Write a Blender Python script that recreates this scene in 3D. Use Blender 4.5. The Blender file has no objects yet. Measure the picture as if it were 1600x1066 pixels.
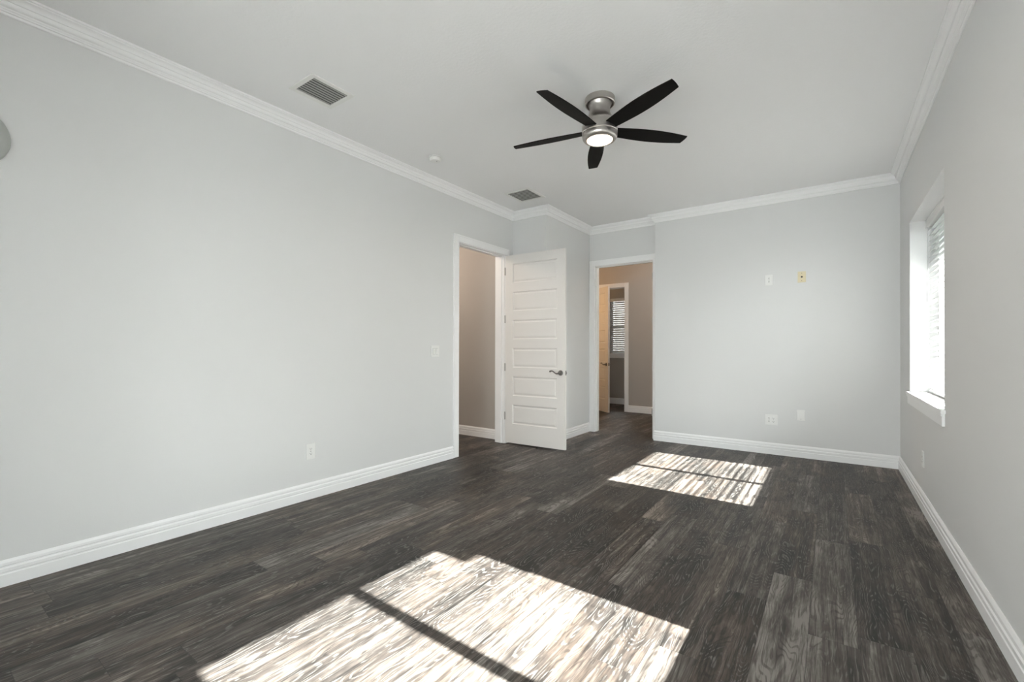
import bpy, bmesh, math, random
from mathutils import Vector, Matrix

random.seed(7)
scn = bpy.context.scene
COL = scn.collection

# ------------------------------------------------------------------ camera
CAM_H = 1.24
yaw, pit, rol = 0.6182, 0.0039, 0.0019
F = Vector((-math.sin(yaw) * math.cos(pit), math.cos(yaw) * math.cos(pit), math.sin(pit)))
R0 = Vector((math.cos(yaw), math.sin(yaw), 0))
U0 = R0.cross(F)
R = R0 * math.cos(rol) + U0 * math.sin(rol)
U = -R0 * math.sin(rol) + U0 * math.cos(rol)
cam = bpy.data.cameras.new('camera')
cam.sensor_width = 36
cam.lens = 703.54 / 1600 * 36
cam.shift_x = 2 / 1600
cam.shift_y = 10.6 / 1600
cam.clip_start = 0.02
camo = bpy.data.objects.new('camera', cam)
M = Matrix(((R.x, U.x, -F.x, 0), (R.y, U.y, -F.y, 0), (R.z, U.z, -F.z, CAM_H), (0, 0, 0, 1)))
camo.matrix_world = M
COL.objects.link(camo)
scn.camera = camo

# ------------------------------------------------------------------ view, sky, sun
scn.view_settings.view_transform = 'Standard'
scn.view_settings.look = 'None'
scn.view_settings.gamma = 1
scn.view_settings.exposure = 0.35
scn.view_settings.use_curve_mapping = False

SKY = 12.0
w = bpy.data.worlds.new('sky')
scn.world = w
w.use_nodes = True
bg = w.node_tree.nodes['Background']
bg.inputs[0].default_value = (0.95, 0.98, 1.0, 1)
bg.inputs[1].default_value = SKY

sun = bpy.data.lights.new('sun', 'SUN')
sun.energy = 88.0
sun.color = (1.0, 0.985, 0.965)
sun.angle = math.radians(0.6)
suno = bpy.data.objects.new('sun', sun)
SUN_T = 0.80
suno.rotation_euler = Vector((-1, 0.022, -SUN_T)).to_track_quat('-Z', 'Y').to_euler()
suno.location = (6, 0, 6)
COL.objects.link(suno)


def portal(name, loc, direction, sx, sy):
    """marks a window opening for the sky light (gives no light of its own)"""
    l = bpy.data.lights.new(name, 'AREA')
    l.shape = 'RECTANGLE'; l.size = sx; l.size_y = sy
    l.cycles.is_portal = True
    o = bpy.data.objects.new(name, l)
    o.location = loc
    o.rotation_euler = Vector(direction).to_track_quat('-Z', 'Z' if abs(direction[2]) < .5 else 'Y').to_euler()
    COL.objects.link(o)
    return o


# ------------------------------------------------------------------ room dimensions (metres)
XL, XR = -3.523, 0.589          # left and right wall faces
YB = 6.181                      # back wall face
YJ = 5.0                        # jog wall face
XA = -3.0                       # alcove left wall face
YA = 6.284                      # alcove back wall face
XC = -1.967                     # outer corner of the back wall
YR = -1.9                       # rear wall face
ZC = 3.0885                     # ceiling
CROWN_D, CROWN_P = 0.105, 0.079
BB_H, BB_T = 0.135, 0.018
YH = 4.96                       # hallway end wall face
YV = 8.676                      # vestibule far wall face
YW = 9.82                       # far little room window wall face

# ------------------------------------------------------------------ materials
def new_mat(name):
    m = bpy.data.materials.new(name)
    m.use_nodes = True
    nt = m.node_tree
    return m, nt, nt.nodes['Principled BSDF']


def bump_noise(nt, p, scale, strength, dist=0.002, detail=3):
    tc = nt.nodes.new('ShaderNodeNewGeometry')
    n = nt.nodes.new('ShaderNodeTexNoise')
    n.inputs['Scale'].default_value = scale
    n.inputs['Detail'].default_value = detail
    nt.links.new(tc.outputs['Position'], n.inputs['Vector'])
    b = nt.nodes.new('ShaderNodeBump')
    b.inputs['Strength'].default_value = strength
    b.inputs['Distance'].default_value = dist
    nt.links.new(n.outputs['Fac'], b.inputs['Height'])
    nt.links.new(b.outputs['Normal'], p.inputs['Normal'])


def simple(name, col, rough=0.5, metal=0.0, spec=0.5, bump=None, emit=None):
    m, nt, p = new_mat(name)
    p.inputs['Base Color'].default_value = (*col, 1)
    p.inputs['Roughness'].default_value = rough
    p.inputs['Metallic'].default_value = metal
    p.inputs['Specular IOR Level'].default_value = spec
    if bump:
        bump_noise(nt, p, *bump)
    if emit:
        p.inputs['Emission Color'].default_value = (*emit[0], 1)
        p.inputs['Emission Strength'].default_value = emit[1]
    return m


M_WALL = simple('wall_paint', (0.748, 0.75, 0.75), 0.7, spec=0.25, bump=(90, 0.12, 0.002))
M_CEIL = simple('ceiling_paint', (0.88, 0.88, 0.885), 0.85, spec=0.15, bump=(55, 0.35, 0.004))
M_GREIGE = simple('greige_paint', (0.45, 0.42, 0.39), 0.7, spec=0.2, bump=(90, 0.12, 0.002))
M_TRIM = simple('white_trim_enamel', (0.92, 0.92, 0.925), 0.38, spec=0.4)
M_DOOR = simple('white_door_enamel', (0.80, 0.78, 0.76), 0.42, spec=0.4)
M_PLASTIC = simple('white_plastic', (0.84, 0.84, 0.83), 0.4)
M_VINYL = simple('white_vinyl', (0.85, 0.85, 0.85), 0.4)
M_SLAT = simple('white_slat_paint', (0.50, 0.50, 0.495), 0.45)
M_GREYPL = simple('grey_shade', (0.50, 0.52, 0.50), 0.8, spec=0.2, bump=(120, 0.3, 0.002))
M_IVORY = simple('ivory_plastic', (0.77, 0.69, 0.49), 0.45)
M_DARK = simple('dark_slot', (0.02, 0.02, 0.02), 0.6)
M_SLOT = simple('grey_slot', (0.05, 0.05, 0.05), 0.6)
M_SEAM = simple('grey_seam', (0.30, 0.30, 0.30), 0.6)
M_VENT = simple('grey_vent_blade', (0.36, 0.36, 0.345), 0.5)
M_VENTF = simple('white_vent_frame', (0.82, 0.82, 0.80), 0.45)
M_BOUNCE = simple('pale_bounce_ground', (0.58, 0.575, 0.57), 0.95, bump=(30, 0.3, 0.01))  # added ground, pale to bounce sunlight up to the ceiling
M_STUCCO = simple('exterior_stucco', (0.7, 0.68, 0.64), 0.9, bump=(60, 0.4, 0.004))
M_GROUND_D = simple('dark_low_bounce_ground', (0.075, 0.07, 0.065), 0.95, bump=(40, 0.6, 0.02))  # added outdoor ground, kept dark so little light bounces in
M_BACKDROP_W = simple('dark_backdrop_wall', (0.14, 0.13, 0.125), 0.9, bump=(30, 0.6, 0.02))  # for the added wall that dims the far window
M_BACKDROP = simple('backdrop_leaves', (0.05, 0.062, 0.04), 0.8, bump=(25, 1.0, 0.05))  # for the added greenery backdrop outside
M_STUCCO_D = simple('taupe_stucco', (0.36, 0.345, 0.33), 0.9, bump=(60, 0.4, 0.004))
M_BRONZE = simple('dark_satin_nickel', (0.22, 0.21, 0.20), 0.3, metal=1.0)
M_HINGE = simple('satin_nickel_hinge', (0.42, 0.40, 0.38), 0.4, metal=1.0)
M_LENS = simple('lit_frosted_lens', (1, 0.95, 0.88), 0.5, emit=((1.0, 0.80, 0.58), 3.2))
M_LAMP = simple('lit_warm_glass', (1, 0.9, 0.75), 0.5, emit=((1.0, 0.62, 0.30), 10.0))


def nickel():
    m, nt, p = new_mat('brushed_nickel')
    p.inputs['Base Color'].default_value = (0.50, 0.475, 0.45, 1)
    p.inputs['Metallic'].default_value = 1
    p.inputs['Roughness'].default_value = 0.32
    p.inputs['Anisotropic'].default_value = 0.8
    tg = nt.nodes.new('ShaderNodeTangent'); tg.direction_type = 'RADIAL'; tg.axis = 'Z'
    nt.links.new(tg.outputs[0], p.inputs['Tangent'])
    tc = nt.nodes.new('ShaderNodeTexCoord')
    mp = nt.nodes.new('ShaderNodeMapping')
    mp.inputs['Scale'].default_value = (4, 4, 400)
    n = nt.nodes.new('ShaderNodeTexNoise')
    n.inputs['Scale'].default_value = 3
    b = nt.nodes.new('ShaderNodeBump')
    b.inputs['Strength'].default_value = 0.08
    b.inputs['Distance'].default_value = 0.001
    nt.links.new(tc.outputs['Object'], mp.inputs[0])
    nt.links.new(mp.outputs[0], n.inputs['Vector'])
    nt.links.new(n.outputs['Fac'], b.inputs['Height'])
    nt.links.new(b.outputs['Normal'], p.inputs['Normal'])
    return m


def blade_wood():
    m, nt, p = new_mat('black_blade_wood')
    tc = nt.nodes.new('ShaderNodeTexCoord')
    mp = nt.nodes.new('ShaderNodeMapping')
    mp.inputs['Scale'].default_value = (3, 60, 60)
    n = nt.nodes.new('ShaderNodeTexNoise')
    n.inputs['Scale'].default_value = 3
    n.inputs['Detail'].default_value = 5
    r = nt.nodes.new('ShaderNodeValToRGB')
    r.color_ramp.elements[0].color = (0.003, 0.003, 0.003, 1)
    r.color_ramp.elements[1].color = (0.009, 0.008, 0.007, 1)
    nt.links.new(tc.outputs['Object'], mp.inputs[0])
    nt.links.new(mp.outputs[0], n.inputs['Vector'])
    nt.links.new(n.outputs['Fac'], r.inputs[0])
    nt.links.new(r.outputs[0], p.inputs['Base Color'])
    p.inputs['Roughness'].default_value = 0.55
    p.inputs['Specular IOR Level'].default_value = 0.10
    return m


def glass():
    m = bpy.data.materials.new('window_glass')
    m.use_nodes = True
    nt = m.node_tree
    for n in list(nt.nodes):
        nt.nodes.remove(n)
    out = nt.nodes.new('ShaderNodeOutputMaterial')
    t = nt.nodes.new('ShaderNodeBsdfTransparent')
    t.inputs[0].default_value = (0.95, 0.97, 0.96, 1)
    g = nt.nodes.new('ShaderNodeBsdfGlossy')
    g.inputs['Roughness'].default_value = 0.02
    fr = nt.nodes.new('ShaderNodeFresnel')
    fr.inputs[0].default_value = 1.3
    mx = nt.nodes.new('ShaderNodeMixShader')
    nt.links.new(fr.outputs[0], mx.inputs[0])
    nt.links.new(t.outputs[0], mx.inputs[1])
    nt.links.new(g.outputs[0], mx.inputs[2])
    nt.links.new(mx.outputs[0], out.inputs[0])
    return m


def floor_mat():
    m, nt, p = new_mat('dark_cerused_plank_floor')
    N = nt.nodes.new
    L = nt.links.new

    def val(x):
        v = N('ShaderNodeValue'); v.outputs[0].default_value = x
        return v.outputs[0]

    def mt(op, a, b=None, c=None, clamp=False):
        n = N('ShaderNodeMath'); n.operation = op; n.use_clamp = clamp
        for i, s in enumerate((a, b, c)):
            if s is None:
                continue
            if isinstance(s, (int, float)):
                n.inputs[i].default_value = s
            else:
                L(s, n.inputs[i])
        return n.outputs[0]

    def comb(x, y, z):
        n = N('ShaderNodeCombineXYZ')
        for i, s in enumerate((x, y, z)):
            if isinstance(s, (int, float)):
                n.inputs[i].default_value = s
            else:
                L(s, n.inputs[i])
        return n.outputs[0]

    def noise(vec, scale, detail=4, rough=0.5, dist=0.0):
        n = N('ShaderNodeTexNoise')
        n.inputs['Scale'].default_value = scale
        n.inputs['Detail'].default_value = detail
        n.inputs['Roughness'].default_value = rough
        n.inputs['Distortion'].default_value = dist
        L(vec, n.inputs['Vector'])
        return n.outputs['Fac']

    def white(vec):
        n = N('ShaderNodeTexWhiteNoise'); n.noise_dimensions = '3D'
        L(vec, n.inputs['Vector'])
        return n.outputs['Value'], n.outputs['Color']

    def ss(v, lo, hi):
        n = N('ShaderNodeMapRange'); n.interpolation_type = 'SMOOTHSTEP'
        n.inputs[1].default_value = lo; n.inputs[2].default_value = hi
        L(v, n.inputs[0])
        return n.outputs[0]

    def mixc(f, a, b, mode='MIX'):
        n = N('ShaderNodeMix'); n.data_type = 'RGBA'; n.blend_type = mode
        if isinstance(f, (int, float)):
            n.inputs[0].default_value = f
        else:
            L(f, n.inputs[0])
        for i, s in ((6, a), (7, b)):
            if isinstance(s, tuple):
                n.inputs[i].default_value = (*s, 1)
            else:
                L(s, n.inputs[i])
        return n.outputs[2]

    geo = N('ShaderNodeNewGeometry')
    sep = N('ShaderNodeSeparateXYZ')
    L(geo.outputs['Position'], sep.inputs[0])
    x, y = sep.outputs[0], sep.outputs[1]
    PW, PL = 0.178, 1.22
    xs = mt('DIVIDE', mt('ADD', x, 10.05), PW)
    ci = mt('FLOOR', xs)
    fx = mt('SUBTRACT', xs, ci)
    r0, _ = white(comb(ci, 3.0, 1.0))
    ys = mt('ADD', mt('DIVIDE', mt('ADD', y, 20.0), PL), mt('MULTIPLY', r0, 7.0))
    ri = mt('FLOOR', ys)
    fy = mt('SUBTRACT', ys, ri)
    ra, rc = white(comb(ci, ri, 5.0))
    rb, _ = white(comb(ci, ri, 11.0))
    seed = mt('MULTIPLY', ra, 83.0)
    # broad cathedral contours : contour lines of a stretched low-frequency noise
    v1 = comb(mt('MULTIPLY', x, 7.0), mt('MULTIPLY', y, 1.25), seed)
    n1 = noise(v1, 1.0, 2.0, 0.45, 0.25)
    cath = mt('SINE', mt('MULTIPLY', n1, mt('ADD', 150.0, mt('MULTIPLY', rb, 70.0))))
    v2 = comb(mt('MULTIPLY', x, 150.0), mt('MULTIPLY', y, 7.0), seed)
    n2 = noise(v2, 1.0, 5.0, 0.65, 0.4)          # fine pores
    v3 = comb(mt('MULTIPLY', x, 26.0), mt('MULTIPLY', y, 0.75), seed)
    n3 = noise(v3, 1.0, 5.0, 0.6, 0.6)           # streaks
    v4 = comb(mt('MULTIPLY', x, 5.0), mt('MULTIPLY', y, 2.4), mt('ADD', seed, 31.0))
    n4 = noise(v4, 1.0, 4.0, 0.6, 0.5)           # blotches
    v5 = comb(mt('MULTIPLY', x, 30.0), mt('MULTIPLY', y, 110.0), seed)
    n5 = noise(v5, 1.0, 2.0, 0.5)                # saw marks across the grain
    tone = mt('ADD', mt('ADD', -0.215, mt('MULTIPLY', ra, 0.34)), mt('MULTIPLY', n3, 1.35))
    tone = mt('ADD', tone, mt('MULTIPLY', mt('SUBTRACT', n4, 0.5), 1.35))
    tone = mt('ADD', tone, mt('MULTIPLY', mt('SUBTRACT', n2, 0.5), 0.70))
    tone = mt('SUBTRACT', tone, mt('MULTIPLY', mt('MULTIPLY', ss(cath, 0.2, 0.9), ss(n4, 0.40, 0.58)), 0.18))
    rp = N('ShaderNodeValToRGB')
    L(tone, rp.inputs[0])
    cr = rp.color_ramp
    cr.elements[0].position = 0.22; cr.elements[0].color = (0.014, 0.013, 0.012, 1)
    cr.elements[1].position = 1.30 / 1.3; cr.elements[1].color = (0.22, 0.205, 0.19, 1)
    for pos, c in ((0.50, (0.036, 0.031, 0.028, 1)), (0.70, (0.074, 0.063, 0.055, 1)), (0.86, (0.125, 0.112, 0.101, 1))):
        el = cr.elements.new(pos); el.color = c
    base = rp.outputs[0]
    warm = mixc(mt('MULTIPLY', ss(rb, 0.25, 0.9), ss(n4, 0.35, 0.55)), (1.0, 1.0, 1.0), (1.06, 0.975, 0.91))
    base = mixc(1.0, base, warm, 'MULTIPLY')
    line = mt('MULTIPLY', ss(cath, 0.30, 0.95), mt('MULTIPLY', ss(n2, 0.42, 0.60), ss(n4, 0.62, 0.48)))
    base = mixc(mt('MULTIPLY', line, 0.65), base, (0.20, 0.19, 0.175))
    saw = mt('MULTIPLY', ss(n5, 0.62, 0.76), ss(n3, 0.54, 0.70))
    base = mixc(mt('MULTIPLY', saw, 0.6), base, (0.36, 0.34, 0.31))
    # plank joints
    ex = mt('MULTIPLY', mt('MINIMUM', fx, mt('SUBTRACT', 1.0, fx)), PW)
    ey = mt('MULTIPLY', mt('MINIMUM', fy, mt('SUBTRACT', 1.0, fy)), PL)
    e = mt('MINIMUM', ex, ey)
    gap = ss(e, 0.0020, 0.0006)
    base = mixc(mt('MULTIPLY', gap, 0.6), base, (0.016, 0.015, 0.014))
    L(base, p.inputs['Base Color'])
    rgh = mt('ADD', 0.36, mt('MULTIPLY', n3, 0.22))
    L(rgh, p.inputs['Roughness'])
    p.inputs['Specular IOR Level'].default_value = 0.22
    h = mt('SUBTRACT', mt('MULTIPLY', n2, 0.35), gap)
    b = N('ShaderNodeBump')
    b.inputs['Strength'].default_value = 0.35
    b.inputs['Distance'].default_value = 0.0012
    L(h, b.inputs['Height'])
    L(b.outputs['Normal'], p.inputs['Normal'])
    return m


M_NICKEL, M_BLADE, M_GLASS, M_FLOOR = nickel(), blade_wood(), glass(), floor_mat()


# ------------------------------------------------------------------ geometry helpers
class MB:
    def __init__(self):
        self.bm = bmesh.new()

    def box(self, lo, hi, rot=None, at=None):
        (x0, y0, z0), (x1, y1, z1) = lo, hi
        vs = [Vector(c) for c in ((x0, y0, z0), (x1, y0, z0), (x1, y1, z0), (x0, y1, z0),
                                  (x0, y0, z1), (x1, y0, z1), (x1, y1, z1), (x0, y1, z1))]
        if rot is not None:
            vs = [rot @ v for v in vs]
        if at is not None:
            vs = [v + Vector(at) for v in vs]
        v = [self.bm.verts.new(c) for c in vs]
        for f in ((3, 2, 1, 0), (4, 5, 6, 7), (0, 1, 5, 4), (1, 2, 6, 5), (2, 3, 7, 6), (3, 0, 4, 7)):
            self.bm.faces.new([v[i] for i in f])
        return self

    def loft(self, rings, closed=True, caps=True):
        """rings: lists of points, consecutive rings are bridged"""
        vr = [[self.bm.verts.new(p) for p in r] for r in rings]
        n = len(vr[0])
        for a, b in zip(vr, vr[1:]):
            for i in range(n if closed else n - 1):
                j = (i + 1) % n
                self.bm.faces.new((a[i], a[j], b[j], b[i]))
        if caps and closed:
            self.bm.faces.new(list(reversed(vr[0])))
            self.bm.faces.new(vr[-1])
        return self

    def lathe(self, prof, seg=48, at=(0, 0, 0), axis='z', caps=True):
        """prof: (radius, height) pairs from one end to the other"""
        rings = []
        for r, h in prof:
            ring = []
            for i in range(seg):
                a = 2 * math.pi * i / seg
                c, s = max(r, 1e-5) * math.cos(a), max(r, 1e-5) * math.sin(a)
                q = {'z': (c, s, h), 'y': (c, h, s), 'x': (h, c, s)}[axis]
                ring.append(Vector(q) + Vector(at))
            rings.append(ring)
        return self.loft(rings, True, caps)

    def tube(self, pts, radii, seg=12):
        pts = [Vector(p) for p in pts]
        if isinstance(radii, (int, float)):
            radii = [radii] * len(pts)
        rings = []
        ref = Vector((0, 0, 1))
        for i, pnt in enumerate(pts):
            t = (pts[min(i + 1, len(pts) - 1)] - pts[max(i - 1, 0)]).normalized()
            a = t.cross(ref)
            if a.length < 1e-3:
                a = t.cross(Vector((1, 0, 0)))
            a.normalize()
            b = t.cross(a)
            rings.append([pnt + radii[i] * (a * math.cos(2 * math.pi * k / seg) + b * math.sin(2 * math.pi * k / seg))
                          for k in range(seg)])
        return self.loft(rings)

    def build(self, name, mat, parent=None, world=False, smooth=False, bevel=0.0, angle=35):
        if world and parent is not None:
            off = Vector(parent.location)
            for v in self.bm.verts:
                v.co -= off
        bmesh.ops.recalc_face_normals(self.bm, faces=self.bm.faces)
        me = bpy.data.meshes.new(name)
        self.bm.to_mesh(me)
        self.bm.free()
        me.materials.append(mat)
        if smooth:
            me.shade_smooth()
            me.set_sharp_from_angle(angle=math.radians(angle))
        o = bpy.data.objects.new(name, me)
        COL.objects.link(o)
        if parent is not None:
            o.parent = parent
        if bevel:
            bv = o.modifiers.new('bevel', 'BEVEL')
            bv.width = bevel; bv.segments = 2; bv.limit_method = 'ANGLE'
        return o


def tag(o, label=None, cat=None, group=None, kind=None):
    if label: o['label'] = label
    if cat: o['category'] = cat
    if group: o['group'] = group
    if kind: o['kind'] = kind
    return o


def thing(name, label, cat, loc=(0, 0, 0), rotz=0.0, group=None, kind=None):
    o = bpy.data.objects.new(name, None)
    o.empty_display_size = 0.1
    COL.objects.link(o)
    o.location = loc
    o.rotation_euler = (0, 0, rotz)
    return tag(o, label, cat, group, kind)


def struct(mb, name, mat, label=None, **kw):
    o = mb.build(name, mat, **kw)
    return tag(o, label, None, None, 'structure')


# ------------------------------------------------------------------ shell
WT = 0.14
b = MB().box((-6.3, YR - 0.2, -0.12), (XR + 0.25, YW + 0.15, 0.0))
struct(b, 'floor', M_FLOOR, 'dark grey brown wood plank floor running through every room')
b = MB().box((-6.3, YR - 0.2, ZC), (XR + 0.25, YW + 0.15, ZC + 0.15))
struct(b, 'ceiling', M_CEIL, 'white lightly textured flat ceiling')

# left wall with its doorway
D1A, D1B, DH = 3.905, 4.805, 2.482
b = MB()
b.box((XL - WT, YR - 0.1, 0), (XL, D1A - 0.02, ZC))
b.box((XL - WT, D1A - 0.02, DH + 0.02), (XL, D1B + 0.02, ZC))
b.box((XL - WT, D1B + 0.02, 0), (XL, YJ, ZC))
struct(b, 'wall_left', M_WALL, 'long pale grey wall on the left with a doorway')
# jog and alcove
b = MB()
b.box((XL, YJ, 0), (XA, YJ + 0.12, ZC))
struct(b, 'wall_jog', M_WALL, 'short pale wall behind the open panelled door')
b = MB().box((XA - 0.12, YJ + 0.12, 0), (XA, YA, ZC))
struct(b, 'wall_alcove_left', M_WALL, 'narrow pale wall leading to the rear doorway')
D2A, D2B, D2H = -2.905, -2.035, 2.492
b = MB()
b.box((XA - 0.12, YA, 0), (D2A - 0.02, YA + WT, ZC))
b.box((D2A - 0.02, YA, D2H + 0.02), (D2B + 0.02, YA + WT, ZC))
b.box((D2B + 0.02, YA, 0), (XC, YA + WT, ZC))
struct(b, 'wall_alcove_back', M_WALL, 'pale wall above and around the rear doorway')
b = MB().box((XC, YB, 0), (XR, YA + WT, ZC))
struct(b, 'wall_back', M_WALL, 'pale back wall with four wall plates')

# right wall: window openings
W1A, W1B, WZ0, WZ1 = 3.94, 5.475, 0.86, 2.41
W2A, W2B = 0.61, 2.11
XO = XR + 0.25
b = MB()
ys = [(YR - 0.1, W2A), (W2B, W1A), (W1B, YA + WT)]
for y0, y1 in ys:
    b.box((XR, y0, 0), (XO, y1, ZC))
for y0, y1 in ((W2A, W2B), (W1A, W1B)):
    b.box((XR, y0, 0), (XO, y1, WZ0))
    b.box((XR, y0, WZ1), (XO, y1, ZC))
struct(b, 'wall_right', M_WALL, 'pale window wall on the right')

# rear wall behind the camera, with a wide opening added to let in fill daylight
RD0, RD1, RDH = -1.75, 0.1, 2.44
b = MB()
b.box((XL, YR - 0.1, 0), (RD0, YR, ZC))
b.box((RD1, YR - 0.1, 0), (XR, YR, ZC))
b.box((RD0, YR - 0.1, RDH), (RD1, YR, ZC))
struct(b, 'wall_rear', M_WALL, 'pale wall behind the camera with an opening added for fill daylight')

# hallway behind the left doorway
HX, HY = -6.2, 2.3
b = MB()
b.box((HX, YH, 0), (XL - WT, YH + 0.1, ZC))
struct(b, 'wall_hall_end', M_GREIGE, 'greige hallway wall seen through the left doorway')
b = MB().box((HX - 0.1, HY - 0.1, 0), (HX, YH + 0.1, ZC))
struct(b, 'wall_hall_left', M_GREIGE, 'greige hallway wall facing the left doorway')
b = MB().box((HX, HY - 0.1, 0), (XL - WT, HY, ZC))
struct(b, 'wall_hall_front', M_GREIGE, 'greige near end of the hallway')

# vestibule behind the rear doorway
VX0, VX1, VY0 = -5.0, -1.0, YA + WT
D3A, D3B, D3H = -4.135, -3.375, 2.492
b = MB()
b.box((VX0, YV, 0), (D3A - 0.02, YV + 0.12, ZC))
b.box((D3A - 0.02, YV, D3H + 0.02), (D3B + 0.02, YV + 0.12, ZC))
b.box((D3B + 0.02, YV, 0), (VX1, YV + 0.12, ZC))
struct(b, 'wall_vestibule_back', M_GREIGE, 'taupe wall with inner doorway seen through the rear doorway')
b = MB().box((VX0 - 0.1, VY0, 0), (VX0, YW, ZC))
struct(b, 'wall_vestibule_left', M_GREIGE, 'taupe left wall of the room beyond the rear doorway')
b = MB().box((VX1, VY0, 0), (VX1 + 0.1, YV + 0.12, ZC))
struct(b, 'wall_vestibule_right', M_GREIGE, 'taupe right wall of the room beyond the rear doorway')
b = MB().box((VX0, VY0 - WT, 0), (XA - 0.12, VY0, ZC))
struct(b, 'wall_vestibule_front', M_GREIGE, 'taupe front wall of the room beyond the rear doorway')
# small window room at the very back
W3A, W3B, W3Z0, W3Z1 = -4.17, -3.38, 1.15, 2.42
b = MB()
b.box((VX0, YW, 0), (W3A, YW + 0.15, ZC))
b.box((W3B, YW, 0), (VX1, YW + 0.15, ZC))
b.box((W3A, YW, 0), (W3B, YW + 0.15, W3Z0))
b.box((W3A, YW, W3Z1), (W3B, YW + 0.15, ZC))
struct(b, 'wall_far_back', M_GREIGE, 'farthest taupe wall holding the small blind covered window')
b = MB().box((-2.7, YV + 0.12, 0), (-2.6, YW, ZC))
struct(b, 'wall_far_right', M_GREIGE, 'taupe right wall of the farthest little room')


# ------------------------------------------------------------------ mouldings swept along walls
def miter_points(path):
    """unit inset direction (scaled for the mitre) at every vertex; the room lies to the right of the path"""
    out = []
    n = len(path)
    nor = []
    for (x0, y0), (x1, y1) in zip(path, path[1:]):
        d = Vector((x1 - x0, y1 - y0)).normalized()
        nor.append(Vector((d.y, -d.x)))
    for i in range(n):
        if i == 0: out.append(nor[0])
        elif i == n - 1: out.append(nor[-1])
        else:
            s = nor[i - 1] + nor[i]
            out.append(s / (s.dot(nor[i])))
    return out


def sweep_runs(path, prof, names, mat, bevel=0.0):
    mit = miter_points(path)
    objs = []
    for i, nm in enumerate(names):
        if nm is None:
            continue
        rings = []
        for k in (i, i + 1):
            P = Vector(path[k])
            rings.append([Vector((*(P + mit[k] * d), z)) for d, z in prof])
        m = MB().loft(rings)
        objs.append(struct(m, nm[0], mat, nm[1]))
    return objs


def crown_profile():
    D, P, z = CROWN_D, CROWN_P, ZC
    pts = [(0.0, z), (P, z), (P, z - 0.012), (P - 0.008, z - 0.014), (P - 0.010, z - 0.020)]
    # cove, fillet and ogee in the middle
    def seg(p0, p1, bow, n=6):
        nx, nz = -(p1[1] - p0[1]), (p1[0] - p0[0])
        ln = math.hypot(nx, nz); nx, nz = nx / ln, nz / ln
        for k in range(n + 1):
            t = k / n
            q = bow * math.sin(math.pi * t)
            pts.append((p0[0] + (p1[0] - p0[0]) * t + nx * q, p0[1] + (p1[1] - p0[1]) * t + nz * q))
    seg((P - 0.010, z - 0.020), (P - 0.034, z - 0.044), -0.006)
    pts.append((P - 0.040, z - 0.044))
    pts.append((P - 0.040, z - 0.050))
    seg((P - 0.040, z - 0.050), (0.022, z - 0.070), 0.005)
    pts.append((0.022, z - 0.076))
    pts += [(0.017, z - D + 0.022), (0.017, z - D + 0.016), (0.011, z - D + 0.014), (0.011, z - D + 0.003), (0.008, z - D), (0.0, z - D)]
    return pts


BBP = [(0, 0), (BB_T, 0), (BB_T, 0.062), (BB_T - 0.004, 0.066), (BB_T - 0.004, 0.072), (BB_T - 0.001, 0.076),
       (BB_T - 0.001, 0.092), (BB_T - 0.007, 0.098), (BB_T - 0.007, 0.104), (BB_T - 0.004, 0.108), (BB_T - 0.005, 0.121),
       (BB_T - 0.010, 0.130), (0.005, BB_H), (0, BB_H)]

room = [(XL, YR), (XL, YJ), (XA, YJ), (XA, YA), (XC, YA), (XC, YB), (XR, YB), (XR, YR)]
sweep_runs(room, crown_profile(), [
    ('trim_1', 'white crown moulding along the left wall'),
    ('trim_2', 'short white crown moulding above the open door'),
    ('trim_3', 'white crown moulding on the narrow alcove side wall'),
    ('trim_4', 'white crown moulding above the rear doorway'),
    ('trim_5', 'tiny crown moulding return at the outer corner'),
    ('trim_6', 'white crown moulding along the back wall'),
    ('trim_7', 'white crown moulding along the right window wall')], M_TRIM)
CW = 0.09                       # casing width
sweep_runs([(XL, YR), (XL, D1A - CW)], BBP, [('baseboard_left', 'white stepped baseboard along the left wall')], M_TRIM)
sweep_runs([(XL, D1B + CW), (XL, YJ), (XA, YJ), (XA, YA)], BBP,
           [('baseboard_left_end', 'short baseboard beside the left doorway'),
            ('baseboard_jog', 'baseboard behind the open door'),
            ('baseboard_alcove_left', 'white baseboard on the alcove side wall')], M_TRIM)
sweep_runs([(XC, YA), (XC, YB), (XR, YB), (XR, YR)], BBP,
           [('baseboard_corner', 'short baseboard return at the outer corner'),
            ('baseboard_back', 'white stepped baseboard along the back wall'),
            ('baseboard_right', 'white stepped baseboard along the right wall')], M_TRIM)
sweep_runs([(HX, HY), (HX, YH), (XL - WT, YH)], BBP,
           [('baseboard_hall_left', 'baseboard on the far hallway wall'),
            ('baseboard_hall', 'white baseboard seen through the left doorway')], M_TRIM)
sweep_runs([(D3B + CW, YV), (VX1, YV)], BBP, [('baseboard_vestibule', 'baseboard right of the inner doorway')], M_TRIM)
sweep_runs([(VX0, YV), (D3A - CW, YV)], BBP, [('baseboard_vestibule_left', 'baseboard left of the inner doorway')], M_TRIM)
sweep_runs([(VX0, YW), (-2.7, YW)], BBP, [('baseboard_far', 'baseboard below the far window')], M_TRIM)


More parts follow.
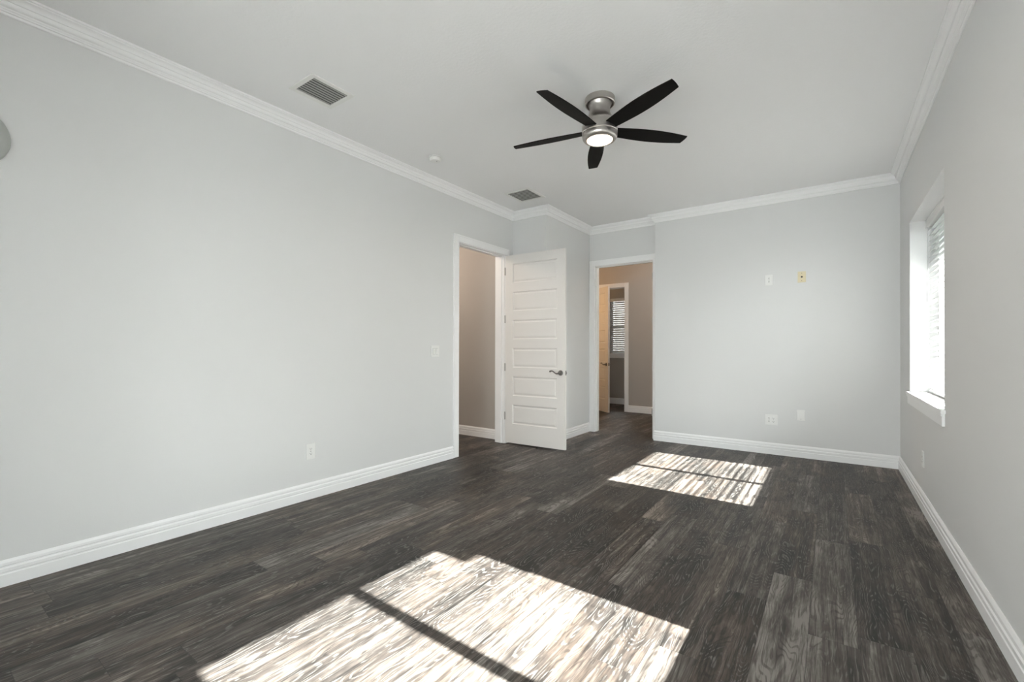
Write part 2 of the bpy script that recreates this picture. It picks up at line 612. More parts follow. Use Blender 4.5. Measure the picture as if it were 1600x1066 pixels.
# ------------------------------------------------------------------ door frames and doors
def door_frame(root, x_is_axis, a, bb, h, face, depth, sgn):
    """casing and jambs round an opening from a to bb; face: room-side wall plane, depth: wall thickness away from it,
    sgn: direction (+1/-1) from the wall into the room along the face normal"""
    def bx(m, u0, u1, n0, n1, z0, z1):
        n0, n1 = sorted((n0, n1))
        if x_is_axis:
            m.box((u0, n0, z0), (u1, n1, z1))
        else:
            m.box((n0, u0, z0), (n1, u1, z1))
    back = face - sgn * depth
    jam = MB()
    bx(jam, a - 0.02, a, face, back, 0, h)
    bx(jam, bb, bb + 0.02, face, back, 0, h)
    bx(jam, a - 0.02, bb + 0.02, face, back, h, h + 0.02)
    # stop strips
    mid = face - sgn * 0.042
    bx(jam, a, a + 0.011, mid, mid - sgn * 0.035, 0, h - 0.011)
    bx(jam, bb - 0.011, bb, mid, mid - sgn * 0.035, 0, h - 0.011)
    bx(jam, a, bb, mid, mid - sgn * 0.035, h - 0.011, h)
    jam.build('jamb', M_TRIM, root, world=True, bevel=0.001)
    for side, f0, sg in (('front', face, sgn), ('back', back, -sgn)):
        c = MB()
        r = 0.006
        for u0, u1 in ((a - CW, a - r), (bb + r, bb + CW)):
            bx(c, u0, u1, f0, f0 + sg * 0.014, 0, h + CW)
            ou = (u0, u0 + 0.018) if u0 < a else (u1 - 0.018, u1)
            inn = (u1 - 0.010, u1) if u0 < a else (u0, u0 + 0.010)
            bx(c, ou[0], ou[1], f0 + sg * 0.014, f0 + sg * 0.019, 0, h + CW)
            bx(c, inn[0], inn[1], f0 + sg * 0.014, f0 + sg * 0.017, 0, h + 0.016)
        bx(c, a - r, bb + r, f0, f0 + sg * 0.014, h + r, h + CW)
        bx(c, a - CW + 0.018, bb + CW - 0.018, f0 + sg * 0.014, f0 + sg * 0.019, h + CW - 0.018, h + CW)
        bx(c, a - r, bb + r, f0 + sg * 0.014, f0 + sg * 0.017, h + r, h + 0.016)
        c.build('casing', M_TRIM, root, world=True, bevel=0.0015)


def slab_mesh(Wd, H, T, stile):
    """six-panel slab: x 0..Wd, y 0..T, z 0..H, raised panels on both faces"""
    m = MB()
    bm = m.bm
    rail_b, pan, gap = 0.25, 0.25, 0.118
    zs = []
    z = rail_b
    for _ in range(6):
        zs.append((z, z + pan)); z += pan + gap
    x0, x1 = stile, Wd - stile

    def quad(p4):
        bm.faces.new([bm.verts.new(p) for p in p4])
    for yf, s in ((0.0, 1), (T, -1)):
        def rect(xa, xb, za, zb, d):
            return [(xa, yf + s * d, za), (xb, yf + s * d, za), (xb, yf + s * d, zb), (xa, yf + s * d, zb)]
        quad(rect(0, x0, 0, H, 0)); quad(rect(x1, Wd, 0, H, 0))
        edges = [0] + [v for zz in zs for v in zz] + [H]
        for k in range(0, len(edges), 2):
            quad(rect(x0, x1, edges[k], edges[k + 1], 0))
        for za, zb in zs:
            steps = ((0, 0), (0.007, 0.008), (0.016, 0.010), (0.036, 0.004))
            rr = [rect(x0 + o, x1 - o, za + o, zb - o, d) for o, d in steps]
            for A, B in zip(rr, rr[1:]):
                for i in range(4):
                    j = (i + 1) % 4
                    quad([A[i], A[j], B[j], B[i]])
            quad(rr[-1])
    quad([(0, 0, 0), (0, T, 0), (0, T, H), (0, 0, H)])
    quad([(Wd, 0, 0), (Wd, T, 0), (Wd, T, H), (Wd, 0, H)])
    quad([(0, 0, 0), (Wd, 0, 0), (Wd, T, 0), (0, T, 0)])
    quad([(0, 0, H), (Wd, 0, H), (Wd, T, H), (0, T, H)])
    bmesh.ops.remove_doubles(bm, verts=bm.verts, dist=1e-5)
    return m


def door_leaf(root, Wd, H, T, stile, z0, backset, hz, mat=None):
    """builds slab, hinges, latch and lever handles under root; local frame: hinge at x=0, slab faces -y"""
    m = slab_mesh(Wd, H, T, stile)
    for v in m.bm.verts: v.co.z += z0
    m.build('door_slab', mat or M_DOOR, root)
    hx = Wd - backset
    zz = hz
    for y0, s in ((0.0, -1), (T, 1)):
        h = MB()
        h.lathe([(0.0, y0), (0.033, y0), (0.033, y0 + s * 0.004), (0.029, y0 + s * 0.009), (0.016, y0 + s * 0.011),
                 (0.0115, y0 + s * 0.02), (0.0115, y0 + s * 0.055), (0.0, y0 + s * 0.057)], 28, (hx, 0, zz), 'y')
        yy = y0 + s * 0.048
        pts, rad = [], []
        for k in range(11):
            t = k / 10
            pts.append((hx - 0.125 * t, yy + s * 0.006 * math.sin(math.pi * t), zz + 0.004 - 0.016 * math.sin(2 * math.pi * t) * (1 - t * .3) + 0.012 * t))
            rad.append(0.0105 - 0.0035 * math.sin(math.pi * min(1, t * 1.1)) + (0.001 if t > .8 else 0))
        h.tube(pts, rad, 12)
        h.build('lever_handle', M_BRONZE, root, smooth=True)
    l = MB().box((Wd - 0.0005, T / 2 - 0.0125, zz - 0.028), (Wd + 0.002, T / 2 + 0.0125, zz + 0.028))
    l.box((Wd + 0.002, T / 2 - 0.007, zz - 0.009), (Wd + 0.010, T / 2 + 0.007, zz + 0.009))
    l.build('latch_plate', M_BRONZE, root)
    for hz_ in (0.37, 1.01, 1.64, 2.27):
        g = MB().lathe([(0.0, hz_ - 0.052), (0.0065, hz_ - 0.05), (0.0065, hz_ + 0.05), (0.0, hz_ + 0.052)], 12, (-0.006, -0.004, 0))
        g.box((-0.003, 0.0, hz_ - 0.05), (0.0, 0.03, hz_ + 0.05))
        g.build('hinge', M_HINGE, root, smooth=True)


# frames
f1 = thing('door_1', 'white cased doorway in the left wall', None, (XL, (D1A + D1B) / 2, 0), kind='structure')
door_frame(f1, False, D1A, D1B, DH, XL, WT, +1)
f2 = thing('door_2', 'white cased rear doorway in the alcove', None, ((D2A + D2B) / 2, YA, 0), kind='structure')
door_frame(f2, True, D2A, D2B, D2H, YA, WT, -1)
# hinges left on the right-hand jamb of the rear doorway
for hz_ in (0.37, 1.01, 1.64, 2.27):
    g = MB().lathe([(0.0, hz_ - 0.05), (0.0065, hz_ - 0.05), (0.0065, hz_ + 0.05), (0.0, hz_ + 0.05)], 12, (D2B - 0.004, YA - 0.008, 0))
    g.build('hinge', M_HINGE, f2, world=True, smooth=True)
f3 = thing('door_3', 'pale cased inner doorway seen through the rear doorway', None, ((D3A + D3B) / 2, YV, 0), kind='structure')
door_frame(f3, True, D3A, D3B, D3H, YV, 0.12, -1)

# leaves
d1 = thing('panel_door', 'white six-panel door standing open against the short wall beside the left doorway', 'door',
           (-3.500, 4.802, 0), math.radians(2.0))
door_leaf(d1, 0.875, 2.455, 0.036, 0.112, 0.020, 0.062, 0.955)
dv = Vector((-3.52 + 4.130, 8.2 - 8.645))
d3 = thing('panel_door', 'warmly lit six-panel door half open in the room beyond the rear doorway', 'door',
           (-4.130, 8.645, 0), math.atan2(dv.y, dv.x))
door_leaf(d3, 0.757, 2.455, 0.036, 0.112, 0.020, 0.062, 0.955)

# ------------------------------------------------------------------ windows and blinds
def window_right(name, y0, y1, label, sill):
    root = thing(name, label, None, (XR, (y0 + y1) / 2, WZ0), kind='structure')
    xa, xb = XR + 0.19, XO
    m = MB()
    fw = 0.05
    m.box((xa, y0, WZ0), (xb, y0 + fw, WZ1)); m.box((xa, y1 - fw, WZ0), (xb, y1, WZ1))
    m.box((xa, y0 + fw, WZ1 - fw), (xb, y1 - fw, WZ1)); m.box((xa, y0 + fw, WZ0), (xb, y1 - fw, WZ0 + fw))
    m.build('window_frame', M_VINYL, root, world=True, bevel=0.002)
    yc = (y0 + y1) / 2
    m = MB().box((xa, yc - 0.034, WZ0 + fw), (xb, yc + 0.034, WZ1 - fw))
    m.build('mullion', M_VINYL, root, world=True, bevel=0.002)
    for a, c in ((y0 + fw, yc - 0.034), (yc + 0.034, y1 - fw)):
        g = MB().box((xb - 0.034, a, WZ0 + fw), (xb - 0.030, c, WZ1 - fw))
        g.build('glass_pane', M_GLASS, root, world=True)
    # inside sill with horns and an apron below it
    s = MB().box((XR - 0.026, y0 - 0.045, WZ0 - 0.022), (XR, y1 + 0.045, WZ0 + 0.004))
    s.box((XR, y0 + 0.0005, WZ0 - 0.002), (xa, y1 - 0.0005, WZ0 + 0.004))
    s.build('sill', M_TRIM, root, world=True, bevel=0.004)
    a = MB().box((XR - 0.016, y0 - 0.02, WZ0 - 0.105), (XR, y1 + 0.02, WZ0 - 0.022))
    a.box((XR - 0.022, y0 - 0.026, WZ0 - 0.04), (XR - 0.016, y1 + 0.026, WZ0 - 0.022))
    a.build('apron', M_TRIM, root, world=True, bevel=0.003)
    return root


window_right('window_1', W1A, W1B, 'recessed double window in the right wall behind a white blind', True)
window_right('window_2', W2A, W2B, 'double window on the right just outside the frame', True)


def blind(label, along, loc, width, z0, z1, tilt, pitch=0.0485, group=None, facing=1.0, wand_end=1):
    """slatted blind; local x runs across it, local -y is the room side. loc is the middle of its foot"""
    root = thing('window_blind', label, 'blind', (loc[0], loc[1], z0), along, group)
    hw = width / 2
    H = z1 - z0
    v = MB()
    v.box((-hw, -0.040, H - 0.072), (hw, -0.028, H))
    v.box((-hw, -0.028, H - 0.012), (hw, -0.024, H))
    v.box((-hw, -0.043, H - 0.012), (hw, -0.040, H)); v.box((-hw, -0.043, H - 0.072), (hw, -0.040, H - 0.062))
    v.build('valance', M_VINYL, root, bevel=0.002)
    MB().box((-hw + 0.004, -0.022, H - 0.055), (hw - 0.004, 0.028, H - 0.004)).build('headrail', M_VINYL, root)
    s = MB()
    z = 0.052
    rot = Matrix.Rotation(tilt, 3, 'X')      # room edge down for positive tilt
    while z < H - 0.07:
        # gently crowned slat: 4 segment arc
        rings = []
        for xx in (-hw + 0.006, hw - 0.006):
            ring = []
            for k in range(5):
                yy = -0.025 + 0.0125 * k
                ring.append((yy, 0.0015 * (1 - (yy / 0.025) ** 2) + 0.0014))
            for k in range(4, -1, -1):
                yy = -0.025 + 0.0125 * k
                ring.append((yy, 0.0015 * (1 - (yy / 0.025) ** 2) - 0.0014))
            rings.append([rot @ Vector((xx, a, c)) + Vector((0, 0, z)) for a, c in ring])
        s.loft(rings)
        z += pitch
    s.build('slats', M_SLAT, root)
    MB().box((-hw + 0.006, -0.025, 0.004), (hw - 0.006, 0.025, 0.022)).build('bottom_rail', M_SLAT, root, bevel=0.003)
    n = 3 if width > 1.0 else 2
    for i in range(n):
        xx = -hw + 0.13 + (width - 0.26) * i / (n - 1)
        c = MB()
        for yy in (-0.0262, 0.0262):
            c.box((xx - 0.0012, yy - 0.0008, 0.02), (xx + 0.0012, yy + 0.0008, H - 0.05))
        c.build('ladder_cord', M_SLAT, root)
    wx = wand_end * (hw - 0.045)
    wd = MB().tube([(wx, -0.034, H - 0.07), (wx, -0.036, H - 0.12), (wx, -0.036, H - 0.74)], [0.0035, 0.0042, 0.005], 8)
    wd.build('tilt_wand', M_SLAT, root, smooth=True)
    return root


XBL = XR + 0.150
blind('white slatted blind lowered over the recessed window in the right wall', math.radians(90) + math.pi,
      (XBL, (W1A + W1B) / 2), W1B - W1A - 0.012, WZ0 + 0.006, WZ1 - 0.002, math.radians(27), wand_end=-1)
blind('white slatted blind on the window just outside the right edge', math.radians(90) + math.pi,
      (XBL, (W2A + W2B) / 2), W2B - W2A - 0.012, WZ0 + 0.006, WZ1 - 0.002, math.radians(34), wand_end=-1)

# far window with its own blind
r3 = thing('window_3', 'small far window seen through both doorways', None, ((W3A + W3B) / 2, YW, W3Z0), kind='structure')
m = MB()
ya, yb = YW + 0.09, YW + 0.15
m.box((W3A, ya, W3Z0), (W3A + 0.04, yb, W3Z1)); m.box((W3B - 0.04, ya, W3Z0), (W3B, yb, W3Z1))
m.box((W3A + 0.04, ya, W3Z1 - 0.04), (W3B - 0.04, yb, W3Z1)); m.box((W3A + 0.04, ya, W3Z0), (W3B - 0.04, yb, W3Z0 + 0.04))
m.build('window_frame', M_VINYL, r3, world=True, bevel=0.002)
MB().box((W3A + 0.04, ya - 0.004, 1.74), (W3B - 0.04, yb, 1.80)).build('meeting_rail', M_VINYL, r3, world=True, bevel=0.002)
for za, zb in ((W3Z0 + 0.04, 1.74), (1.80, W3Z1 - 0.04)):
    MB().box((W3A + 0.04, ya + 0.03, za), (W3B - 0.04, ya + 0.034, zb)).build('glass_pane', M_GLASS, r3, world=True)
s = MB().box((W3A - 0.04, YW - 0.03, W3Z0 - 0.022), (W3B + 0.04, YW, W3Z0 + 0.004))
s.box((W3A, YW, W3Z0), (W3B, ya, W3Z0 + 0.004))
s.build('sill', M_TRIM, r3, world=True, bevel=0.003)
MB().box((W3A - 0.02, YW - 0.015, W3Z0 - 0.10), (W3B + 0.02, YW, W3Z0 - 0.022)).build('apron', M_TRIM, r3, world=True, bevel=0.002)
blind('small slatted blind on the far window beyond both doorways', 0.0, ((W3A + W3B) / 2, YW + 0.045), W3B - W3A - 0.012,
      W3Z0 + 0.006, W3Z1 - 0.002, math.radians(42), wand_end=-1)

# glass doors added behind the camera to admit fill daylight
r4 = thing('window_fill', 'unseen glass doors added behind the camera for fill daylight', None, ((RD0 + RD1) / 2, YR, 0), kind='structure')
m = MB()
xm = (RD0 + RD1) / 2
for a, c in ((RD0, RD0 + 0.06), (xm - 0.05, xm + 0.05), (RD1 - 0.06, RD1)):
    m.box((a, YR - 0.08, 0.0), (c, YR - 0.03, RDH))
m.box((RD0, YR - 0.08, RDH - 0.06), (RD1, YR - 0.03, RDH)); m.box((RD0, YR - 0.08, 0.0), (RD1, YR - 0.03, 0.06))
m.build('window_frame', M_VINYL, r4, world=True)
for a, c in ((RD0 + 0.06, xm - 0.05), (xm + 0.05, RD1 - 0.06)):
    MB().box((a, YR - 0.06, 0.06), (c, YR - 0.056, RDH - 0.06)).build('glass_pane', M_GLASS, r4, world=True)

portal('portal_rear', ((RD0 + RD1) / 2, YR - 0.12, RDH / 2), (0, 1, 0), RD1 - RD0, RDH)
portal('portal_near', (XO + 0.02, (W2A + W2B) / 2, (WZ0 + WZ1) / 2), (-1, 0, 0), W2B - W2A, WZ1 - WZ0)
portal('portal_far', (XO + 0.02, (W1A + W1B) / 2, (WZ0 + WZ1) / 2), (-1, 0, 0), W1B - W1A, WZ1 - WZ0)
portal('portal_small', ((W3A + W3B) / 2, YW + 0.17, (W3Z0 + W3Z1) / 2), (0, -1, 0), W3B - W3A, W3Z1 - W3Z0)

# outdoors: added ground, toned for its bounce light, and the roof eave that trims the top of the sun patches
b = MB().box((-14, YR - 0.1, -0.42), (18, 24, -0.32))
struct(b, 'ground_side', M_GROUND_D, 'unseen added ground outside the windows, dark to limit bounce light')  # added dark ground, limits light bounced onto the window recess
b = MB().box((-14, -16, -0.42), (18, YR - 0.1, -0.32))
struct(b, 'ground_bounce', M_BOUNCE, 'unseen pale ground added behind the camera to bounce light indoors')  # added pale ground, bounces sun through the rear opening
EZ = 2.6
b = MB()
b.box((XO, -2.2, EZ), (1.265, 1.915, EZ + 0.12))
b.box((XO, 1.915, EZ), (1.53, 10.2, EZ + 0.12))
b.box((XO - 0.3, YW + 0.15, EZ), (XO + 0.1, YW + 0.5, EZ + 0.12))
struct(b, 'trim_8', M_STUCCO, 'roof eave outside the right windows')

def backdrop_hedge(name, label, x0, x1, y0, y1, z0, z1, step=0.16):
    """lumpy leafy block, added as a dark backdrop behind the blinds"""
    rnd = random.Random(3)
    m = MB()
    nx, ny, nz = max(2, int((x1 - x0) / step)), max(2, int((y1 - y0) / step)), int((z1 - z0) / step)
    prof = [(x0, z0 + (z1 - z0) * k / nz) for k in range(nz + 1)] + [(x0 + (x1 - x0) * k / nx, z1) for k in range(1, nx)] \
        + [(x1, z1 - (z1 - z0) * k / nz) for k in range(nz + 1)]
    rings = []
    for j in range(ny + 1):
        yy = y0 + (y1 - y0) * j / ny
        rings.append([(px + rnd.uniform(-.07, .07), yy + rnd.uniform(-.06, .06), pz + rnd.uniform(-.07, .07) if pz > z0 else z0) for px, pz in prof])
    m.loft(rings)
    o = m.build(name, M_BACKDROP)
    return tag(o, label, 'backdrop_hedge', None, 'stuff')


backdrop_hedge('backdrop_hedge', 'dark green leafy backdrop added outside behind the right window blind', 3.4, 4.2, -6.0, 7.6, -0.32, 2.1)  # added greenery, darkens the gaps between the slats
backdrop_hedge('backdrop_hedge', 'tall dark green backdrop added far off behind the right window blind', 1.7, 9.0, 8.0, 8.9, -0.32, 5.6, 0.22)  # added tall screen, darkens the upper slat gaps
b = MB().box((-9.0, YW + 3.2, -0.32), (1.2, YW + 3.5, 3.4))
struct(b, 'wall_backdrop', M_BACKDROP_W, 'dark backdrop wall added outside to dim the far window')  # added wall, dims what shows through the far window
b = MB().box((-6.3, -4.0, 2.6), (XR + 0.25, YR - 0.1, 2.75))
for px in (-6.2, -2.9, 0.55):
    b.box((px, -3.95, -0.32), (px + 0.25, -3.7, 2.6))
struct(b, 'ceiling_sky_shade', M_STUCCO, 'unseen roof added behind the camera to cut sky light')  # roof added to cut sky light entering from the rear

# ------------------------------------------------------------------ ceiling fan
FX, FY, BZ = -1.385, 3.072, 2.852
fan = thing('ceiling_fan', 'five-blade black and brushed nickel ceiling fan with its light on', 'ceiling fan', (FX, FY, ZC))
m = MB().lathe([(0.0, 0.0), (0.106, 0.0), (0.108, -0.004), (0.108, -0.042), (0.104, -0.046), (0.098, -0.046), (0.096, -0.030),
                (0.0, -0.028)], 64)
m.build('canopy', M_NICKEL, fan, smooth=True)
m = MB().lathe([(0.0, -0.029), (0.088, -0.031), (0.085, -0.045), (0.078, -0.060), (0.073, -0.078), (0.073, -0.100), (0.080, -0.125), (0.094, -0.150),
                (0.112, -0.172), (0.124, -0.188), (0.129, -0.205), (0.129, -0.256), (0.126, -0.260), (0.0, -0.260)], 72)
m.build('motor_housing', M_NICKEL, fan, smooth=True)
m = MB().lathe([(0.0, -0.260), (0.121, -0.260), (0.121, -0.264), (0.127, -0.266), (0.127, -0.280), (0.124, -0.294), (0.116, -0.305),
                (0.106, -0.309), (0.094, -0.309), (0.093, -0.303), (0.0, -0.303)], 72)
lk = m.build('light_kit_ring', M_NICKEL, fan, smooth=True)
m = MB().lathe([(0.0, -0.304), (0.0925, -0.304), (0.0925, -0.309), (0.088, -0.3125), (0.072, -0.3165), (0.05, -0.318), (0.0, -0.319)], 64)
m.build('light_lens', M_LENS, lk, smooth=True)


def blade(ang):
    # outline: x along the radius, y across (+y is the counter-clockwise edge)
    r0, r1 = 0.108, 0.690
    top, bot = [], []
    n = 22
    for k in range(n + 1):
        t = k / n
        wv = 0.046 + 0.019 * math.sin(math.pi * t ** 1.1) - 0.006 * t * t
        top.append((r0 + (r1 - 0.014 - r0) * t, wv))
        bot.append((r0 + (r1 - r0) * t, -wv))
    # softened tip
    a, c = top[-1], bot[-1]
    tip = []
    for k in range(1, 8):
        t = k / 8
        tip.append((a[0] + (c[0] - a[0]) * t + 0.004 * math.sin(math.pi * t), a[1] + (c[1] - a[1]) * t))
    out = top + tip + list(reversed(bot))
    pitch = math.radians(-12)
    rx = Matrix.Rotation(pitch, 3, 'X')
    rz = Matrix.Rotation(ang, 3, 'Z')
    rings = []
    for h, ins in ((-0.0035, 0.0012), (-0.0025, 0), (0.0025, 0), (0.0035, 0.0012)):
        rings.append([Vector((x, y - math.copysign(ins, y), h)) for x, y in out])
    mb = MB().loft([[rx @ v for v in r] for r in rings])
    o = mb.build('blade', M_BLADE, fan, smooth=True, angle=30)
    o.rotation_euler = (0, 0, ang)
    o.location = (0, 0, BZ - ZC)
    return o


fl = bpy.data.lights.new('fan_bulb', 'AREA')
fl.shape = 'DISK'; fl.size = 0.18; fl.energy = 9; fl.color = (1.0, 0.86, 0.70)
flo = bpy.data.objects.new('fan_bulb', fl)
flo.location = (FX, FY, ZC - 0.322)
COL.objects.link(flo)

for k in range(5):
    blade(math.radians(47.1 + 72 * k))

# ------------------------------------------------------------------ ceiling vents, smoke detector
def vent(label, cx, cy, lx, ly, along_y, n):
    root = thing('ceiling_vent', label, 'vent', (cx, cy, ZC), 0, 'ceiling air vents')
    hx, hy, fr = lx / 2, ly / 2, 0.036
    f = MB()
    for lo, hi in (((-hx, -hy), (hx, -hy + fr)), ((-hx, hy - fr), (hx, hy)), ((-hx, -hy + fr), (-hx + fr, hy - fr)), ((hx - fr, -hy + fr), (hx, hy - fr))):
        f.box((lo[0], lo[1], -0.007), (hi[0], hi[1], 0.0))
    f.build('vent_frame', M_VENTF, root, bevel=0.003)
    MB().box((-hx + fr, -hy + fr, -0.0012), (hx - fr, hy - fr, -0.0004)).build('duct_opening', M_DARK, root)
    lv = MB()
    if along_y:
        span, ln = lx - 2 * fr, ly - 2 * fr
    else:
        span, ln = ly - 2 * fr, lx - 2 * fr
    for i in range(n):
        u = -span / 2 + span * (i + 0.5) / n
        wd = span / n * 0.27
        rot = Matrix.Rotation(math.radians(-4), 3, 'Y' if along_y else 'X')
        if along_y:
            lv.box((-wd, -ln / 2, -0.0006), (wd, ln / 2, 0.0006), rot, (u, 0, -0.0042))
        else:
            lv.box((-ln / 2, -wd, -0.0006), (ln / 2, wd, 0.0006), rot, (0, u, -0.0042))
    lv.build('louvres', M_VENT, root)
    for sx in (-1, 1):
        sc = MB()
        p = (0, sx * (hy - fr / 2)) if along_y else (sx * (hx - fr / 2), 0)
        sc.lathe([(0.0, -0.0085), (0.004, -0.0083), (0.0045, -0.007), (0.0, -0.0068)], 10, (p[0], p[1], 0))
        sc.build('screw', M_VENTF, root)
    return root


vent('large grey-louvred white ceiling vent nearest the left wall', -2.975, 1.842, 0.30, 0.335, True, 8)
vent('smaller ceiling vent farther off above the open door', -2.985, 4.480, 0.355, 0.385, False, 8)

sd = thing('smoke_detector', 'round white smoke detector on the ceiling between the two vents', 'smoke detector', (-3.10, 3.10, ZC))
MB().lathe([(0.0, 0.0), (0.060, 0.0), (0.060, -0.008), (0.056, -0.010), (0.0, -0.010)], 40).build('base_plate', M_PLASTIC, sd, smooth=True)
MB().lathe([(0.0, -0.010), (0.050, -0.010), (0.050, -0.012), (0.055, -0.014), (0.054, -0.030), (0.047, -0.040), (0.030, -0.044), (0.0, -0.045)], 40).build('cover', M_PLASTIC, sd, smooth=True)
MB().lathe([(0.0, -0.0455), (0.006, -0.0455), (0.006, -0.043), (0.0, -0.043)], 12, (0.02, 0.0, 0.001)).build('test_button', M_SEAM, sd)


# ------------------------------------------------------------------ wall plates; local frame: plate faces -y, centre at the origin
def receptacle(root, cx, cz, hw=0.0165, hh=0.0145, mat=None):
    r = MB()
    ring0, ring1 = [], []
    for k in range(20):
        a = 2 * math.pi * k / 20
        x = max(-hw, min(hw, 0.0195 * math.cos(a))); z = max(-hh, min(hh, 0.0195 * math.sin(a)))
        ring0.append((cx + x, -0.005, cz + z)); ring1.append((cx + x, -0.0078, cz + z))
    r.loft([ring0, ring1])
    body = r.build('receptacle', mat or M_PLASTIC, root)
    s = MB()
    s.box((cx - 0.0078, -0.0082, cz - 0.002), (cx - 0.0053, -0.0076, cz + 0.0075))
    s.box((cx + 0.0053, -0.0082, cz - 0.001), (cx + 0.0076, -0.0076, cz + 0.0068))
    s.lathe([(0.0, -0.0082), (0.0028, -0.0082), (0.0028, -0.0076), (0.0, -0.0076)], 10, (cx, 0, cz - 0.0072), 'y')
    s.build('slots', M_SLOT, body)


def plate(name, label, cat, loc, rotz, w, h, mat=None, group=None):
    root = thing(name, label, cat, loc, rotz, group)
    p = MB().box((-w / 2, -0.006, -h / 2), (w / 2, 0.0, h / 2))
    p.build('cover_plate', mat or M_PLASTIC, root, bevel=0.0025)
    return root


def screw(root, x, z, mat=None):
    s = MB().lathe([(0.0, -0.0072), (0.0032, -0.007), (0.0034, -0.0055), (0.0, -0.005)], 10, (x, 0, z), 'y')
    s.build('screw', mat or M_SEAM, root)


LEFTROT = math.radians(90)      # local -y -> world +x
RIGHTROT = math.radians(-90)
o = plate('wall_outlet', 'white duplex outlet low on the left wall above the baseboard', 'outlet', (XL, 2.087, 0.392), LEFTROT, 0.080, 0.128, group='white wall outlets')
receptacle(o, 0, 0.0195); receptacle(o, 0, -0.0195); screw(o, 0, 0)
o = plate('wall_outlet', 'upper white duplex outlet high on the back wall beside the ivory plate', 'outlet', (-0.603, YB, 2.076), 0, 0.080, 0.126, group='white wall outlets')
receptacle(o, 0, 0.0195); receptacle(o, 0, -0.0195); screw(o, 0, 0)
o = plate('wall_outlet', 'wide white four-socket outlet low on the back wall', 'outlet', (-0.580, YB, 0.408), 0, 0.126, 0.124, group='white wall outlets')
for cx in (-0.023, 0.023):
    receptacle(o, cx, 0.0195); receptacle(o, cx, -0.0195); screw(o, cx, 0)
o = plate('cable_plate', 'ivory cable plate high on the back wall', 'wall plate', (-0.274, YB, 2.085), 0, 0.080, 0.126, mat=M_IVORY)
MB().lathe([(0.0, -0.005), (0.010, -0.005), (0.010, -0.009), (0.0055, -0.009), (0.0055, -0.018), (0.0, -0.018)], 16, (0, 0, 0), 'y').build('coax_jack', M_DARK, o, smooth=True)
screw(o, 0, 0.042, M_SLOT); screw(o, 0, -0.042, M_SLOT)
o = plate('blank_plate', 'blank white wall plate low on the back wall right of the four-socket outlet', 'wall plate', (-0.283, YB, 0.486), 0, 0.080, 0.124)
screw(o, 0, -0.042)
screw(o, 0, 0.042, M_PLASTIC)
o = plate('wall_outlet', 'white outlet on the right wall below the window, seen edge-on', 'outlet', (XR, 4.740, 0.388), RIGHTROT, 0.080, 0.124, group='white wall outlets')
receptacle(o, 0, 0.0195); receptacle(o, 0, -0.0195); screw(o, 0, 0)
o = plate('light_switch', 'white double rocker light switch on the left wall near the doorway', 'light switch', (XL, 3.527, 1.220), LEFTROT, 0.122, 0.122)
for cx in (-0.023, 0.023):
    MB().box((cx - 0.0175, -0.0066, -0.034), (cx + 0.0175, -0.0058, 0.034)).build('rocker_surround', M_SEAM, o)
    rk = MB()
    rk.loft([[(cx - 0.0155, -0.006, -0.032), (cx + 0.0155, -0.006, -0.032), (cx + 0.0155, -0.006, 0.032), (cx - 0.0155, -0.006, 0.032)],
             [(cx - 0.0155, -0.0085, -0.032), (cx + 0.0155, -0.0085, -0.032), (cx + 0.0155, -0.0125, 0.032), (cx - 0.0155, -0.0125, 0.032)]])
    rk.build('rocker', M_PLASTIC, o)

# grey rounded fixture cut by the left edge
sc = thing('wall_sconce', 'rounded grey wall fixture cut off by the left edge of the photo', 'wall light', (XL, 0.238, 2.325), LEFTROT)
prof = [(0.0, 0.0), (0.164, 0.0), (0.164, -0.010), (0.160, -0.018), (0.140, -0.030), (0.095, -0.043), (0.045, -0.050), (0.0, -0.052)]
MB().lathe(prof, 56, (0, 0, 0), 'y').build('shade', M_GREYPL, sc, smooth=True)

# dark door stop peg on the floor under the open door
ds = MB().lathe([(0.0, 0.0), (0.016, 0.0), (0.016, 0.006), (0.012, 0.012), (0.0, 0.014)], 20, (-3.005, 4.795, 0))
tag(ds.build('door_stop', M_DARK, None, smooth=True), 'small dark door stop on the floor under the open white door', 'door stop')

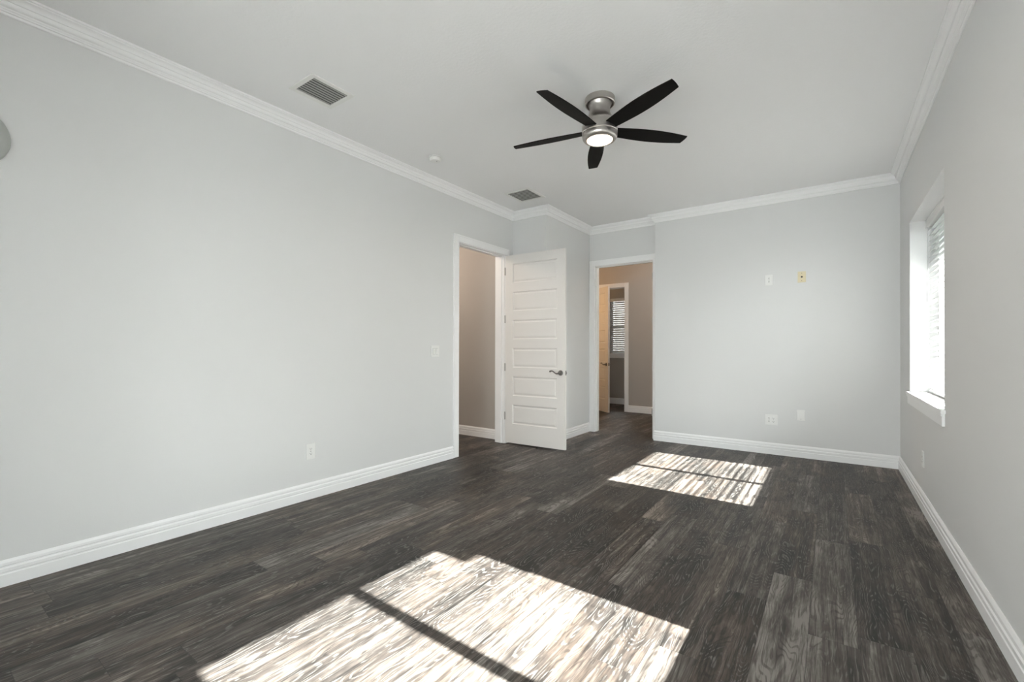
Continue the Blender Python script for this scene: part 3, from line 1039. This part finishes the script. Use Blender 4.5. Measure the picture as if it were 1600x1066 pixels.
# ------------------------------------------------------------------ lamps of the side rooms (warm)
def flush_lamp(label, x, y, watts, col, r=0.13):
    root = thing('ceiling_lamp', label, 'ceiling light', (x, y, ZC))
    MB().lathe([(0.0, 0.0), (r + 0.012, 0.0), (r + 0.012, -0.02), (r, -0.024), (0.0, -0.024)], 40).build('lamp_base', M_NICKEL, root, smooth=True)
    MB().lathe([(0.0, -0.024), (r, -0.024), (r * 0.95, -0.05), (r * 0.7, -0.075), (0.0, -0.088)], 40).build('lamp_glass', M_LAMP, root, smooth=True)
    l = bpy.data.lights.new('lamp_bulb', 'POINT')
    l.energy = watts; l.color = col; l.shadow_soft_size = 0.08
    lo = bpy.data.objects.new('lamp_bulb', l)
    lo.location = (x, y, ZC - 0.20)
    COL.objects.link(lo)
    return root


flush_lamp('round warm ceiling light in the hallway behind the left doorway', -4.9, 3.6, 37, (1.0, 0.86, 0.73))
flush_lamp('round warm ceiling light in the room beyond the rear doorway', -2.2, 7.5, 14, (1.0, 0.93, 0.86))
flush_lamp('small warm ceiling light in the farthest little room', -4.75, 9.3, 3.5, (1.0, 0.70, 0.42), 0.07)
# vanity light on the left wall of the room beyond the rear doorway
vl = thing('vanity_light', 'warm vanity wall light in the room beyond the rear doorway', 'wall light', (VX0, 7.35, 2.05), LEFTROT)
MB().box((-0.05, -0.02, -0.06), (0.05, 0.0, 0.06)).build('back_plate', M_BRONZE, vl, bevel=0.003)
MB().tube([(0, -0.02, 0), (0, -0.10, 0), (0, -0.12, 0.03)], 0.008, 10).build('arm', M_BRONZE, vl, smooth=True)
MB().lathe([(0.0, 0.02), (0.03, 0.022), (0.055, 0.16), (0.05, 0.16), (0.0, 0.05)], 28, (0, -0.12, 0.01)).build('glass_shade', M_LAMP, vl, smooth=True)
l = bpy.data.lights.new('vanity_bulb', 'POINT')
l.energy = 21; l.color = (1.0, 0.62, 0.30); l.shadow_soft_size = 0.05
lo = bpy.data.objects.new('vanity_bulb', l); lo.location = (VX0 + 0.22, 7.35, 2.10); COL.objects.link(lo)
